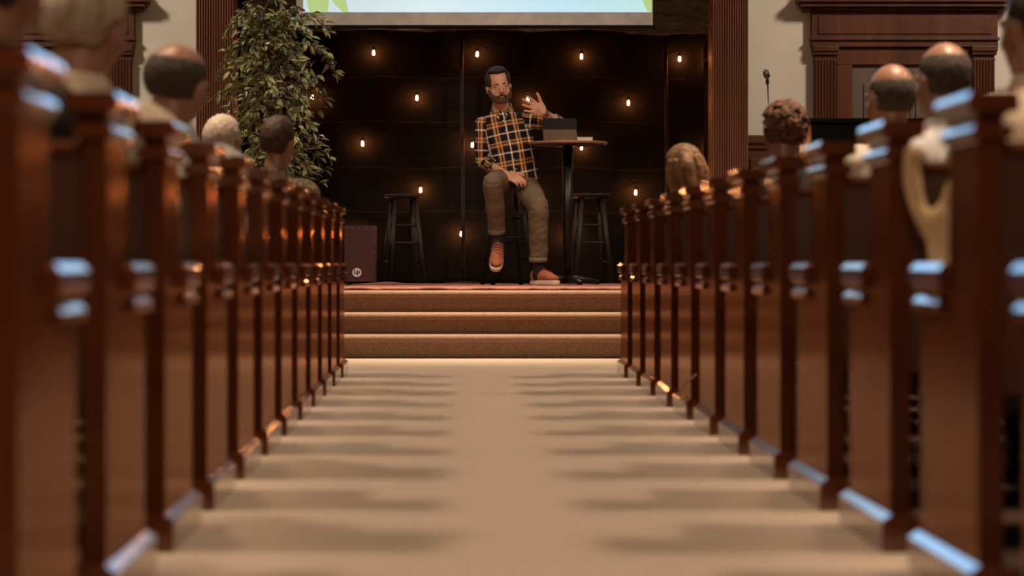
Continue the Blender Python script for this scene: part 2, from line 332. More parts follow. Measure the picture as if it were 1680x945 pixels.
# door surrounds
def surround(xm, n, flip):
    w2 = .74; y = YW - .0025
    t = thing('door_surround', 'carved dark wood door surround with cornice and fluted pilasters, %s' % ('on the white wall right of the microphone' if not flip else 'at the far left behind the grey-haired man'), 'door surround', (xm, y, 0))
    b = NB()
    for (z0, z1, pr, ex) in ((2.585, 2.61, .13, .07), (2.61, 2.645, .17, .095), (2.645, 2.70, .20, .12), (2.70, 2.76, .15, .07)):
        box(b, xm - w2 - ex, xm + w2 + ex, y - pr, y, z0, z1, .008)
    obj('cornice', b, M['trimwood'], t, off=t.location)
    b = NB(); box(b, xm - w2, xm + w2, y - .08, y, 2.37, 2.59, .004); box(b, xm - w2 + .05, xm + w2 - .05, y - .09, y - .07, 2.40, 2.55, .006)
    box(b, xm - w2 - .01, xm + w2 + .01, y - .11, y, 2.35, 2.375, .006); box(b, xm - w2, xm + w2, y - .09, y, 2.30, 2.35, .004)
    obj('frieze', b, M['trimwood'], t, off=t.location)
    for s in (-1, 1):
        xa = xm + s * (w2 - .11)
        b = reeded(xa - .085, xa + .085, y - .08, .25, 2.20, 7, .08, .010)
        pi = obj('pilaster', b, M['trimwood'], t, off=t.location)
        b = NB(); box(b, xa - .105, xa + .105, y - .115, y, 2.26, 2.31, .01); box(b, xa - .10, xa + .10, y - .10, y, 2.235, 2.262, .006); box(b, xa - .09, xa + .09, y - .09, y, 2.19, 2.205, .004)
        box(b, xa - .085, xa + .085, y - .075, y, 2.20, 2.24)
        obj('capital', b, M['trimwood'], pi, off=t.location)
        b = NB(); box(b, xa - .10, xa + .10, y - .10, y, 0, .25, .008); obj('base', b, M['trimwood'], pi, off=t.location)
    b = NB()
    for s in (-1, 1):
        xa, xb = sorted((xm + s * (w2 - .20), xm + s * (w2 - .33))); box(b, xa, xb, y - .055, y, 0, 2.16, .006)
    box(b, xm - w2 + .20, xm + w2 - .20, y - .055, y, 2.16, 2.30, .006)
    obj('casing', b, M['trimwood'], t, off=t.location)
    d = NB(); xw = w2 - .33
    box(d, xm - xw, xm + xw, y - .02, y + .0, 0, 2.16)
    for z0, z1 in ((.2, .95), (1.1, 2.02)):
        for s in (-1, 1):
            xa, xb = sorted((xm + s * .05, xm + s * (xw - .09)))
            box(d, xa, xb, y - .032, y - .015, z0, z1, .01); box(d, xa + .04, xb - .04, y - .045, y - .02, z0 + .05, z1 - .05, .012)
    dd = obj('door_%d' % n, d, M['doorw']); tag(dd, kind='structure')
    b = NB(); ell(b, (xm - s * 0 - xw + .05, y - .06, 1.02), .028, sub=2); tube(b, [(xm - xw + .05, y - .06, 1.02), (xm - xw + .05, y - .02, 1.02)], .01)
    obj('door_handle', b, M['brass'], dd, True)
surround((1485 - CX) * 19.2 / F, 1, False); surround((67 - CX) * 19.2 / F, 2, True)
# ------------------------------------------------------------------ drapes, backdrop, screen
def cloth(name, x0, x1, y, z0f, z1, m, amp, freq, nx=120, nz=30, diag=0, label=None, cat=None, parent=None):
    b = NB(); G = []
    for j in range(nz + 1):
        row = []
        for i in range(nx + 1):
            x = x0 + (x1 - x0) * i / nx; zb = z0f(x); z = zb + (z1 - zb) * j / nz
            q = (x + diag * z) * freq
            yy = y + amp * (math.sin(q) * .6 + math.sin(q * 1.7 + 1.3) * .3 + noise.noise(Vector((x * 3, z * 1.5, 5))) * .7)
            row.append(b.verts.new((x, yy, z)))
        G.append(row)
    for j in range(nz):
        for i in range(nx): b.faces.new((G[j][i], G[j][i + 1], G[j + 1][i + 1], G[j + 1][i]))
    o = obj(name, b, m, parent, True)
    s = o.modifiers.new('s', 'SOLIDIFY'); s.thickness = .004
    if label: tag(o, label, cat)
    return o
YB = 20.6
cloth('backdrop_cloth', -1.68, 2.12, YB, lambda x: .41, 2.62, M['black'], .014, 9, 140, 40, label='black cloth backdrop hung behind the glowing string bulbs', cat='backdrop')
def zdr(x): return 2.50 - .035 * max(0, min(1, (x - 1.2) / .5)) + .008 * math.sin(x * 7)
cloth('olive_drape', -1.66, 2.10, 19.95, zdr, 5.1, M['drape'], .022, 22, 220, 60, diag=-1.6, label='olive brown drape hanging behind the projection screen above the black backdrop', cat='drape')
# screen
YS = 19.0
sx0, sx1 = (486 - CX) * YS / F, (1071 - CX) * YS / F; sz = CH + (CY - 41) * YS / F
t = thing('projection_screen', 'large projection screen glowing pale blue above the stage', 'projection screen', ((sx0 + sx1) / 2, YS, sz))
SL = t.location
b = NB(); box(b, sx0, sx1, YS, YS + .01, sz, 4.55); obj('screen_border', b, M['screenborder'], t, off=SL)
b = NB(); box(b, sx0 + .055, sx1 - .01, YS - .004, YS, sz + .100, 4.45); obj('screen_picture', b, M['screen'], t, off=SL)
b = NB(); tube(b, [(sx0 - .02, YS + .01, sz - .012), (sx1 + .02, YS + .01, sz - .012)], .014, 10); obj('bottom_bar', b, M['black'], t, True, off=SL)
b = NB(); box(b, sx0 - .1, sx1 + .1, YS - .06, YS + .10, 4.55, 4.70, .02); obj('housing', b, M['screenborder'], t, off=SL)
def pleaf(pts):
    b = NB(); prism(b, pts, 'y', YS - .008, YS - .005); return obj('projected_leaf', b, M['pleaf'], t, off=SL)
def P2(l): return [(at(x, y, YS).x, at(x, y, YS).z) for x, y in l]
pleaf(P2([(505, -60), (520, -62), (534, -40), (540, -5), (538, 20), (508, 20), (500, -10)]))
pleaf(P2([(538, -40), (552, -28), (567, 0), (572, 20), (562, 20), (548, 6), (536, -15)]))
pleaf(P2([(1052, -30), (1069, -45), (1069, 20), (1062, 18), (1054, 0)]))
# poles and tie lines of the backdrop frame
def polebar(px, ytop, ybot, lab):
    a, c = at(px, ytop, YB - .14), at(px + 3, ybot, YB - .14)
    t = thing('backdrop_pole', lab, 'pole', (c.x, c.y, .406))
    b = NB(); tube(b, [(c.x, c.y, .41), (c.x, c.y, .95), a], .016, 10); obj('shaft', b, M['pole'], t, True, off=t.location)
    b = NB(); lathe(b, [(.16, .407), (.16, .42), (.02, .43)], (c.x, c.y, 0), 20); obj('foot_plate', b, M['pole'], t, off=t.location)
polebar(757, 55, 420, 'thin brown upright pole behind the speaker, left one on the backdrop')
polebar(1092, 60, 300, 'thin brown upright pole near the right end of the backdrop')
for k, (y, lab) in enumerate(((127, 'topmost tie line stretched across the black backdrop'), (200, 'tie line across the backdrop at the height of the lectern tablet'), (276, 'tie line across the backdrop just above stool height'), (347, 'lowest tie line across the backdrop behind the stools'))):
    b = NB(); pts = []
    for i in range(25):
        x = 505 + (1125 - 505) * i / 24; p = at(x, y + 1.5 * math.sin(i * .9 + k) + (2.5 if x > 900 else 0) * (x - 900) / 200, YB - .075); pts.append(p)
    tube(b, pts, .0045, 6); o = obj('tie_line', b, M['pole'], None, True); tag(o, lab, 'cord')
# string lights
bm_ = NB(); lathe(bm_, [(.004, .024), (.008, .018), (.009, .006), (.0115, -.004), (.0105, -.012), (.006, -.018), (.002, -.020)], n=14); BULB = bpy.data.meshes.new('bulb')
bmesh.ops.recalc_face_normals(bm_, faces=bm_.faces); bm_.to_mesh(BULB); bm_.free(); BULB.materials.append(M['bulb'])
for p in BULB.polygons: p.use_smooth = True
bm_ = NB(); lathe(bm_, [(.006, .056), (.010, .052), (.011, .030), (.009, .022)], n=12); SOCK = bpy.data.meshes.new('socket')
bmesh.ops.recalc_face_normals(bm_, faces=bm_.faces); bm_.to_mesh(SOCK); bm_.free(); SOCK.materials.append(M['socket'])
strings = [([(613, 87), (783, 89), (954, 93), (1115, 97), (1170, 97)], 'topmost string of glowing bulbs, just under the screen'),
           ([(512, 160), (684, 161), (866, 164), (1031, 169)], 'string of bulbs passing behind the raised hand'),
           ([(595, 236), (775, 238), (954, 242), (1170, 245)], 'string of bulbs passing just below the round table top'),
           ([(690, 312), (868, 318), (1043, 316)], 'string of bulbs level with the stool seats'),
           ([(585, 385), (757, 384), (932, 388)], 'lowest string of bulbs behind the stool legs')]
for row, lab in strings:
    Y = YB - .075
    c0 = at(*row[0], Y); t = thing('string_light', lab, 'string light', c0)
    b = NB(); pts = []
    r2 = [(row[0][0] - 70, row[0][1] - 30)] + row + [(min(row[-1][0] + 60, 1172), row[-1][1] - 26)]
    for i in range(len(r2) - 1):
        (xa, ya), (xb, yb) = r2[i], r2[i + 1]
        for k in range(14):
            u = k / 14; x = xa + (xb - xa) * u; y = ya + (yb - ya) * u
            sag = 26 * (4 * u * (1 - u)) - 17
            if i == 0 or i == len(r2) - 2: sag = -17 + 12 * math.sin(math.pi * u)
            p = at(x, y + sag, Y + .01 + .025 * math.sin(k + i)); pts.append(p)
    tube(b, pts, .0035, 6); obj('cable', b, M['wire'], t, True, off=t.location)
    for (x, y) in row:
        p = at(x, y, Y); o = bpy.data.objects.new('bulb', BULB); C.objects.link(o); o.parent = t; o.location = p - c0
        s = bpy.data.objects.new('socket', SOCK); C.objects.link(s); s.parent = o
# ------------------------------------------------------------------ stage things
ZS = .406
b = NB(); nx, ny = 60, 24; G = []
for j in range(ny + 1):
    G.append([b.verts.new((-.74 + 3.1 * i / nx, 15.55 + 3.5 * j / ny, ZS + .016 + .006 * noise.noise(Vector((i * .3, j * .3, 0))) + (.012 * math.exp(-((i - 4) / 2.) ** 2) if j > 20 else 0))) for i in range(nx + 1)])
for j in range(ny):
    for i in range(nx): b.faces.new((G[j][i], G[j][i + 1], G[j + 1][i + 1], G[j + 1][i]))
rug = obj('stage_rug', b, M['rug'], None, True); s = rug.modifiers.new('s', 'SOLIDIFY'); s.thickness = .012; s.offset = -1
tag(rug, 'worn red patterned rug covering the stage under the speaker', 'rug')
ZR = ZS + .018
def stool(cx, cy, zb, label, rot=R(20), h=.745, tw=.115, bw=.165):
    t = thing('bar_stool', label, 'stool', (cx, cy, zb), rot, 'black bar stools')
    b = NB(); lathe(b, [(.13, h - .035), (.155, h - .028), (.165, h - .014), (.160, h - .003), (.145, h)], n=32); obj('seat', b, M['stool'], t, True)
    legs = []
    for sx, sy in ((1, 1), (-1, 1), (-1, -1), (1, -1)):
        a, c = Vector((sx * tw * .72, sy * tw * .72, h - .03)), Vector((sx * bw * .9, sy * bw * .9, 0)); legs.append((a, c))
        b = NB(); tube(b, [a, a.lerp(c, .5), c], [.016, .020, .019], 12); obj('leg', b, M['stool'], t, True)
    for i in range(4):
        for f_ in ((.52, .74)[i % 2], (.60, .80)[i % 2] - (.06 if i % 2 else .28)):
            (a1, c1), (a2, c2) = legs[i], legs[(i + 1) % 4]
            b = NB(); tube(b, [a1.lerp(c1, f_), a2.lerp(c2, f_)], .010, 8); obj('rung', b, M['stool'], t, True)
    return t
stool((662 - CX) * 20.0 / F, 20.0, ZS, 'black bar stool standing empty beside the red box drum', R(12))
stool((969 - CX) * 19.8 / F, 19.8, ZS, 'black bar stool standing empty behind the round table', R(8))
SY = 17.72; SX = (832 - CX) * SY / F
stool(SX, SY, ZR, 'black bar stool the speaker in the plaid shirt sits on', R(14))
# cajon drum
cy0 = 19.4; cxa, cxb = (564 - CX) * cy0 / F, (616 - CX) * cy0 / F; ch = .475
t = thing('box_drum', 'box drum with dark red front and round white badge, left end of stage', 'drum', ((cxa + cxb) / 2, cy0 + .15, ZS))
b = NB(); box(b, cxa, cxb, cy0, cy0 + .30, ZS + .02, ZS + ch, .006); obj('body', b, M['drumblack'], t, off=t.location)
b = NB(); box(b, cxa + .008, cxb - .008, cy0 - .008, cy0 + .002, ZS + .028, ZS + ch - .014, .002); obj('front_plate', b, M['drumred'], t, off=t.location)
b = NB()
for i in range(5):
    for z in (ZS + ch - .022, ZS + .04): ell(b, (cxa + .02 + (cxb - cxa - .04) * i / 4, cy0 - .009, z), .004, sub=1)
for z in (.16, .26, .36):
    for x in (cxa + .016, cxb - .016): ell(b, (x, cy0 - .009, ZS + z), .004, sub=1)
obj('screws', b, M['steel'], t, off=t.location)
for sx in (cxa + .03, cxb - .03):
    for y in (.03, .27):
        b = NB(); lathe(b, [(.014, 0), (.014, .022)], (sx, cy0 + y, ZS), 10); obj('rubber_foot', b, M['drumblack'], t, off=t.location)
bc = at(585.5, 447, cy0 - .01)
b = NB(); prism(b, [(bc.x + .036 * math.cos(a * math.pi / 16), bc.z + .036 * math.sin(a * math.pi / 16)) for a in range(32)], 'y', cy0 - .0125, cy0 - .008)
bd = obj('badge', b, M['logo'], t, off=t.location)
def text(s, size, loc, parent, m, off, ext=.001, rz=0):
    cu = bpy.data.curves.new('t', 'FONT'); cu.body = s; cu.size = size; cu.extrude = ext; cu.align_x = 'CENTER'; cu.align_y = 'CENTER'; cu.offset = .0014
    o = bpy.data.objects.new('t', cu); C.objects.link(o)
    dg = bpy.context.evaluated_depsgraph_get(); me = bpy.data.meshes.new_from_object(o.evaluated_get(dg)); bpy.data.objects.remove(o)
    o = link('lettering', me, m, parent); o.rotation_euler = (R(90), 0, 0); o.location = Vector(loc) - Vector(off); return o
text('L', .050, (bc.x - .011, cy0 - .0135, bc.z + .006), bd, M['inkblack'], t.location)
text('P', .050, (bc.x + .011, cy0 - .0135, bc.z - .006), bd, M['inkblack'], t.location)
# round bar table
TX, TY = (931 - CX) * 17.55 / F, 17.55; TZ = CH + (CY - 233) * 17.55 / F
t = thing('bar_table', 'tall round bar table with brown top beside the speaker', 'table', (TX, TY, ZR))
b = NB(); lathe(b, [(.262, TZ - .022), (.284, TZ - .019), (.290, TZ - .010), (.284, TZ - .001), (.262, TZ)], (TX, TY, 0), 48); obj('tabletop', b, M['tabletop'], t, True, off=t.location)
b = NB(); lathe(b, [(.258, TZ - .026), (.262, TZ - .0222)], (TX, TY, 0), 48); obj('underside', b, M['slab'], t, off=t.location)
b = NB(); tube(b, [(TX, TY, ZR + .03), (TX, TY, TZ - .03)], .036, 20); lathe(b, [(.10, TZ - .030), (.10, TZ - .0225)], (TX, TY, 0), 20); obj('pole', b, M['metal'], t, True, off=t.location)
for k in range(4):
    a = R(20 + 90 * k); dx, dy = math.cos(a), math.sin(a)
    b = NB(); tube(b, [(TX, TY, ZR + .045), (TX + dx * .10, TY + dy * .10, ZR + .04), (TX + dx * .25, TY + dy * .25, ZR + .018)], [.030, .028, .017], 10)
    obj('foot', b, M['metal'], t, True, off=t.location)
# tablet on its folded cover
tb0 = at(893, 231, 17.40); tb1 = at(946, 197, 17.40)
tbx = (tb0.x + tb1.x) / 2; hw = .123
t = thing('tablet_computer', 'black tablet in folded grey cover standing on the round table', 'tablet', (tbx, 17.45, TZ))
q = Matrix.Rotation(R(-16), 4, 'X')
b = NB(); box(b, -hw, hw, -.005, .005, 0, .170, .004); b.transform(Matrix.Translation((0, .01, .006)) @ q); obj('screen', b, M['slab'], t)
b = NB(); prism(b, [(-hw + .004, 0), (hw - .004 + .010, 0), (hw - .010, .088), (-hw - .002, .088)], 'y', -.003, .003); b.transform(Matrix.Translation((0, -.045, .003)) @ Matrix.Rotation(R(-24), 4, 'X')); obj('cover_stand', b, M['folio'], t)
b = NB(); box(b, -hw, hw, .02, .17, 0.0005, .008, .003); obj('keyboard', b, M['slab'], t)
nb = at(959, 232, 17.42)
t = thing('small_notebook', 'small white paper booklet lying right of the tablet on the table', 'notebook', (nb.x, 17.42, TZ))
b = NB(); box(b, -.055, .055, -.045, .045, .003, .024, .002); obj('pages', b, M['paper'], t)
b = NB(); box(b, -.057, .057, -.047, .047, .0005, .003); box(b, -.057, .057, -.047, .047, .024, .027); obj('cover', b, M['paper'], t)
# microphone on stand at right
mp = at(1258, 122, 18.2)
t = thing('microphone_stand', 'vintage style chrome microphone on a thin stand before the white wall', 'microphone', (mp.x + .06, 18.2, ZS)); t.location.x = mp.x + .03
o_ = t.location.copy()
b = NB(); lathe(b, [(.13, ZS), (.13, ZS + .012), (.02, ZS + .028)], (o_.x, 18.2, 0), 24); obj('base', b, M['metal'], t, off=o_)
b = NB(); tube(b, [(o_.x, 18.2, ZS + .02), (o_.x, 18.2, 1.4), (mp.x + .006, 18.2, mp.z - .065)], .007, 8); obj('pole', b, M['steel'], t, True, off=o_)
b = NB(); qr = Matrix.Rotation(R(-18), 3, 'Y')
ell(b, (mp.x - .004, 18.2, mp.z), (.024, .024, .040), qr); obj('microphone_head', b, M['steel'], t, True, off=o_)
b = NB()
for k in range(-2, 3):
    c0 = Vector((mp.x - .004, 18.2, mp.z)); tube(b, [c0 + qr @ Vector((.010 * k, -.0245 * math.cos(k * .42) , -.028)), c0 + qr @ Vector((.010 * k, -.0265 * math.cos(k * .42), 0)), c0 + qr @ Vector((.010 * k, -.020 * math.cos(k * .42), .030))], .0022, 5)
obj('grille', b, M['metal'], t, True, off=o_)
b = NB(); box(b, mp.x - .008, mp.x + .016, 18.185, 18.215, mp.z - .075, mp.z - .038, .005); obj('clip', b, M['metal'], t, off=o_)
# ------------------------------------------------------------------ upright piano on the floor right of the stage
pl = at(1328, 193, 14.15)
PX0, PY0, PZ = pl.x, 14.15, pl.z
t = thing('upright_piano', 'black upright piano standing below the door at right', 'piano', (PX0, PY0, 0), R(1.5))
b = NB(); box(b, .02, 1.48, .05, .50, .02, PZ - .035, .006); obj('case', b, M['piano'], t)
b = NB(); box(b, 0, 1.50, .02, .52, PZ - .032, PZ, .006, 2); obj('lid', b, M['piano'], t)
b = NB(); box(b, .04, 1.46, .50, .74, .62, .72, .006); box(b, .04, .10, .50, .74, .02, .80, .006); box(b, 1.40, 1.46, .50, .74, .02, .80, .006); obj('key_bed', b, M['piano'], t)
b = NB()
for i in range(52): box(b, .12 + i * .0243, .12 + i * .0243 + .0235, .55, .70, .721, .738)
obj('keys', b, M['ivory'], t)
# ------------------------------------------------------------------ potted ficus
PXc, PYc = (447 - CX) * 17.5 / F, 17.5
t = thing('ficus_tree', 'leafy green potted tree at the left side of the stage', 'tree', (PXc, PYc, ZS)); o_ = t.location.copy()
b = NB(); lathe(b, [(.13, 0), (.15, .02), (.18, .30), (.19, .32), (.17, .325), (.165, .29)], n=28); obj('pot', b, M['pot'], t, True)
b = NB(); lathe(b, [(.16, .27), (.165, .285), (.01, .29)], n=20); obj('soil', b, M['soil'], t)
rnd = random.Random(11); TR = NB(); LF = NB()
trunks = []
for k in range(3):
    a = 2.1 * k; pts = [Vector((.03 * math.cos(a), .03 * math.sin(a), .28))]
    for i in range(1, 9):
        z = .28 + i * .21; pts.append(Vector((.03 * math.cos(a + i * .8) + .012 * i * math.cos(a), .03 * math.sin(a + i * .8) + .012 * i * math.sin(a), z)))
    tube(TR, pts, [.020 - .0017 * i for i in range(9)], 8); trunks.append(pts)
def leaf(p, d, size, tw):
    d = d.normalized(); s = d.cross(Vector((0, 0, 1)))
    if s.length < .1: s = Vector((1, 0, 0))
    s.normalize(); n = s.cross(d); s, n = s * math.cos(tw) + n * math.sin(tw), n * math.cos(tw) - s * math.sin(tw)
    L_, W_ = size, size * .21; st = []
    for u, w_ in ((0, 0), (.15, .62), (.38, 1), (.62, .88), (.84, .45), (1, 0)):
        m_ = p + d * L_ * u - n * (.20 * L_ * u * u)
        st.append((m_, m_ + s * W_ * w_ + n * .10 * L_ * w_, m_ - s * W_ * w_ + n * .10 * L_ * w_, w_))
    v = [LF.verts.new(x[0]) for x in st]; a = [LF.verts.new(x[1]) if x[3] else None for x in st]; c = [LF.verts.new(x[2]) if x[3] else None for x in st]
    for i in range(5):
        for q, fl in ((a, 0), (c, 1)):
            f_ = [v[i], q[i], q[i + 1], v[i + 1]]; f_ = [x for x in f_ if x is not None]
            LF.faces.new(f_[::-1] if fl else f_)
def env(z):      # crown radius at height z above the stage
    zt = 2.24
    u = (z - .62) / (zt - .62)
    if u < 0 or u > 1: return .05
    return .50 * min(1, (u / .40) ** .55 if u < .4 else 1) * (1 - max(0, (u - .45) / .55) ** 1.8 * .52)
for k in range(120):
    z0 = .55 + 1.56 * (k / 120); tk = trunks[k % 3]; i = min(7, max(0, int((z0 - .28) / .21))); st = tk[i].lerp(tk[i + 1], ((z0 - .28) / .21) % 1)
    a = k * 2.399 + rnd.uniform(-.3, .3); R0 = env(z0 + .18) * rnd.uniform(.55, 1.10); up = rnd.uniform(.15, .38)
    pts = []; n = 9
    for j in range(n + 1):
        u = j / n; pts.append(st + Vector((math.cos(a) * R0 * u, math.sin(a) * R0 * u, up * (1.9 * u - 2.15 * u * u) + rnd.uniform(-.01, .01))))
    tube(TR, pts, [.007 - .0006 * j for j in range(n + 1)], 5)
    for j in range(1, n + 1):
        for m_ in range(3 if j > 2 else 1):
            p = pts[j] + Vector((rnd.uniform(-.02, .02), rnd.uniform(-.02, .02), rnd.uniform(-.02, .02)))
            d = Vector((math.cos(a + rnd.uniform(-1.4, 1.4)), math.sin(a + rnd.uniform(-1.4, 1.4)), rnd.uniform(-1.1, .35)))
            leaf(p, d, rnd.uniform(.050, .088), rnd.uniform(-.9, .9))
obj('branches', TR, M['bark'], t, True); fo = obj('foliage', LF, M['leaf'], t); tag(fo, 'green oval leaves')
# ------------------------------------------------------------------ pews
YF = [12.75 - .819 * k for k in range(13)]
def pew_end(par, s, xf, name='end_panel'):
    """s=+1: aisle face looks to -x (right-hand pews). xf = plane of the aisle face. local y: 0 = rear, .54 = front"""
    def X(a, b_): return (xf + a, xf + b_) if s > 0 else (xf - b_, xf - a)
    prof = [(.020, .03), (.520, .03), (.520, .505), (.505, .515), (.500, .530), (.300, .530), (.272, .545), (.262, .575), (.258, .83), (.020, .83)]
    b = NB(); prism(b, prof, 'x', *X(0, .042)); bmesh.ops.bevel(b, geom=[e for e in b.edges if e.calc_length() > .08], offset=.004, segments=2, affect='EDGES')
    e = obj(name, b, M['pew'], par)
    # cap: bead, neck, cornice
    b = NB(); tbox(b, *X(-.013, .055), .005, .273, .790, .803, .812, .0040, 0); box(b, *X(-.005, .047), .013, .265, .782, .792, .004)
    box(b, *X(-.006, .048), .012, .266, .824, .836, .005); tbox(b, *X(-.022, .064), -.004, .284, .834, .856, .866, .0046, 0)
    obj('cap', b, M['mould'], e)
    # arm with rounded scroll nose
    sc = [(.262, .530), (.500, .530), (.515, .533), (.526, .541), (.531, .553), (.262, .553)]
    b = NB(); prism(b, sc, 'x', *X(-.018, .060)); bmesh.ops.bevel(b, geom=[x for x in b.edges if abs(x.verts[0].co.x - x.verts[1].co.x) < 1e-5], offset=.004, segments=1, affect='EDGES', clamp_overlap=True); tbox(b, *X(-.018, .060), .262, .534, .551, .568, .580, .0094)
    tbox(b, *X(-.013, .055), .300, .535, .492, .508, .518, .0080)
    obj('arm_rest', b, M['mould'], e)
    b = NB(); box(b, *X(-.020, .062), 0, .54, 0, .060, .003); tbox(b, *X(-.020, .062), .0, .540, .058, .064, .077, .0185, 0)
    obj('plinth', b, M['mould'], e)
    return e
def make_pew(s, label):
    t = thing('church_pew', label, 'pew', (0, 0, 0), 0, 'right-hand pews' if s > 0 else 'left-hand pews')
    xa = .875 if s > 0 else -.582; L_ = 4.2 if s > 0 else 4.2
    xb = xa + s * L_
    pew_end(t, s, xa); pew_end(t, -s, xb)
    x0, x1 = sorted((xa + s * .042, xb - s * .042))
    b = NB(); box(b, x0, x1, .13, .52, .405, .430, .008); box(b, x0, x1, .47, .50, .30, .41, .004); obj('seat', b, M['pewback'], t)
    b = NB(); prism(b, [(.04, .36), (.065, .36), (.145, .36), (.165, .40), (.105, .76), (.065, .765), (.04, .765)], 'x', x0, x1); obj('backrest', b, M['pewback'], t)
    b = NB(); box(b, x0, x1, .030, .115, .758, .786, .010, 3); obj('top_rail', b, M['pew'], t, True)
    b = NB()
    xx = x0 + .45
    while xx < x1 - .5:
        box(b, xx, xx + .5, -.045, .04, .56, .575); box(b, xx, xx + .5, -.045, -.035, .575, .66, .004); box(b, xx, xx + .012, -.045, .04, .56, .70); box(b, xx + .488, xx + .5, -.045, .04, .56, .70); xx += 1.1
    obj('book_rack', b, M['pewback'], t)
    return t
ordn = ['front-row', 'second-row', 'third-row', 'fourth-row', 'fifth-row', 'sixth-row', 'seventh-row', 'eighth-row', 'ninth-row', 'tenth-row', 'eleventh-row', 'twelfth-row', 'thirteenth-row']
for s, side in ((1, 'right'), (-1, 'left')):
    proto = None
    for k in range(12):
        lab = 'dark varnished pew on the %s of the aisle, %s from the stage%s' % (side, ordn[k], ', at picture edge' if k == 11 else '')
        if proto is None: proto = o = make_pew(s, lab)
        else: o = copy_tree(proto)
        o.location = (0, YF[k] - .54, 0); o['label'] = lab
# orange cord loop
b = NB(); pp = []
for i in range(16):
    u = i / 15; p = at(1143 - 24 * math.sin(math.pi * u * .9) - 2 * u, 614 + 52 * u, 8.95); pp.append(p)
tube(b, pp, .004, 6); o = obj('orange_cord', b, M['orange'], None, True); tag(o, 'thin orange cord looping down beside a right-hand pew end near the floor', 'cord')
# beige garment over the pew back
def drape_thing():
    y = YF[9] - .54 + .012
    b = NB()
    A = [at(1484, 250, y), at(1482, 285, y), at(1487, 320, y), at(1498, 352, y), at(1512, 385, y)]
    tube(b, [(.940, y + .09, .790), (.936, y + .05, .800), (.930, y - .005, .794)] + [(a.x + .012, y - .022, a.z) for a in A], [.016, .018, .018, .018, .018, .017, .017, .016], 10)
    poly = []
    pts = [(1552, 285), (1540, 300), (1526, 330), (1512, 352), (1506, 372), (1508, 432), (1512, 452), (1560, 455), (1566, 400), (1562, 330)]
    for p in pts: q = at(*p, y); poly.append((q.x + .012, q.z))
    prism(b, poly, 'y', y - .042, y - .014)
    return fuse('beige_jacket', b, .006, M['beige'], None, 6, .004, 18)
jk = drape_thing(); tag(jk, 'beige jacket hanging over the back of a right-hand pew near the camera', 'jacket')
# ------------------------------------------------------------------ people
def head_prims(b, T, nose=1.0):
    """T maps head space (x side, y back, z up, face towards -y, origin between the eyes' level) to place"""
    Rm = T.to_3x3()
    def E(c, r): ell(b, T @ Vector(c), r, Rm, 3)
    E((0, .018, .030), (.077, .097, .098)); E((0, -.012, -.012), (.068, .078, .088)); E((0, -.028, -.062), (.056, .058, .060)); E((0, -.020, -.080), (.046, .058, .040))
    E((0, -.060, -.104), (.026, .024, .021))
    for s in (-1, 1):
        E((s * .043, -.050, -.035), (.022, .024, .032)); E((s * .030, -.078, .018), (.028, .014, .008))
        E((s * .078, .012, -.012), (.010, .019, .030)); E((s * .083, .018, .000), (.008, .014, .018)); E((s * .078, .008, -.034), (.007, .010, .012))
        E((s * .010, -.094, -.046), (.009, .011, .008)); E((s * .031, -.0775, .0035), (.0160, .0080, .0062)); E((s * .031, -.0745, -.0145), (.0145, .0075, .0040))
    cap(b, T @ Vector((0, -.084, .004)), T @ Vector((0, -.104, -.037)), .0095, .0145)
    E((0, -.086, -.073), (.023, .012, .007)); E((0, -.083, -.084), (.020, .012, .008))
def eyes(T, par, off):
    for s in (-1, 1):
        p = T @ Vector((s * .031, -.0705, -.004))
        b = NB(); ell(b, p, .0118, sub=3); w_ = obj('eye', b, M['eyew'], par, True, off=off)
        b = NB(); ell(b, T @ Vector((s * .031, -.0790, -.0050)), .0054, sub=2); obj('iris', b, M['eye'], w_, True, off=off)
def shell(name, T, c, r, keep, thick, m, par, off, nz=.0, nsc=30, n=72, lift=None):
    """hair or beard grown over an ellipsoid of the head where keep(unit direction) holds; closed with its own thickness"""
    b = NB(); t = bmesh.new(); bmesh.ops.create_icosphere(t, subdivisions=5, radius=1)
    bad = [f for f in t.faces if not keep(f.calc_center_median())]
    bmesh.ops.delete(t, geom=bad, context='FACES')
    ext = bmesh.ops.extrude_face_region(t, geom=list(t.faces)); top = {v for v in ext['geom'] if isinstance(v, bmesh.types.BMVert)}
    for v in t.verts:
        d = v.co.normalized(); k = 1.0
        p = Vector((d.x * r[0], d.y * r[1], d.z * r[2]))
        if v in top:
            q = d * nsc; p += d * (thick * (lift(d) if lift else 1) + nz * (noise.noise(q) + .6 * noise.noise(q * 2.3)))
        else: p -= d * .006
        v.co = T @ (Vector(c) + p)
    me = bpy.data.meshes.new(name); bmesh.ops.recalc_face_normals(t, faces=t.faces); bmesh.ops.translate(t, verts=t.verts, vec=-Vector(off)); t.to_mesh(me); t.free(); b.free()
    return link(name, me, m, par, True)
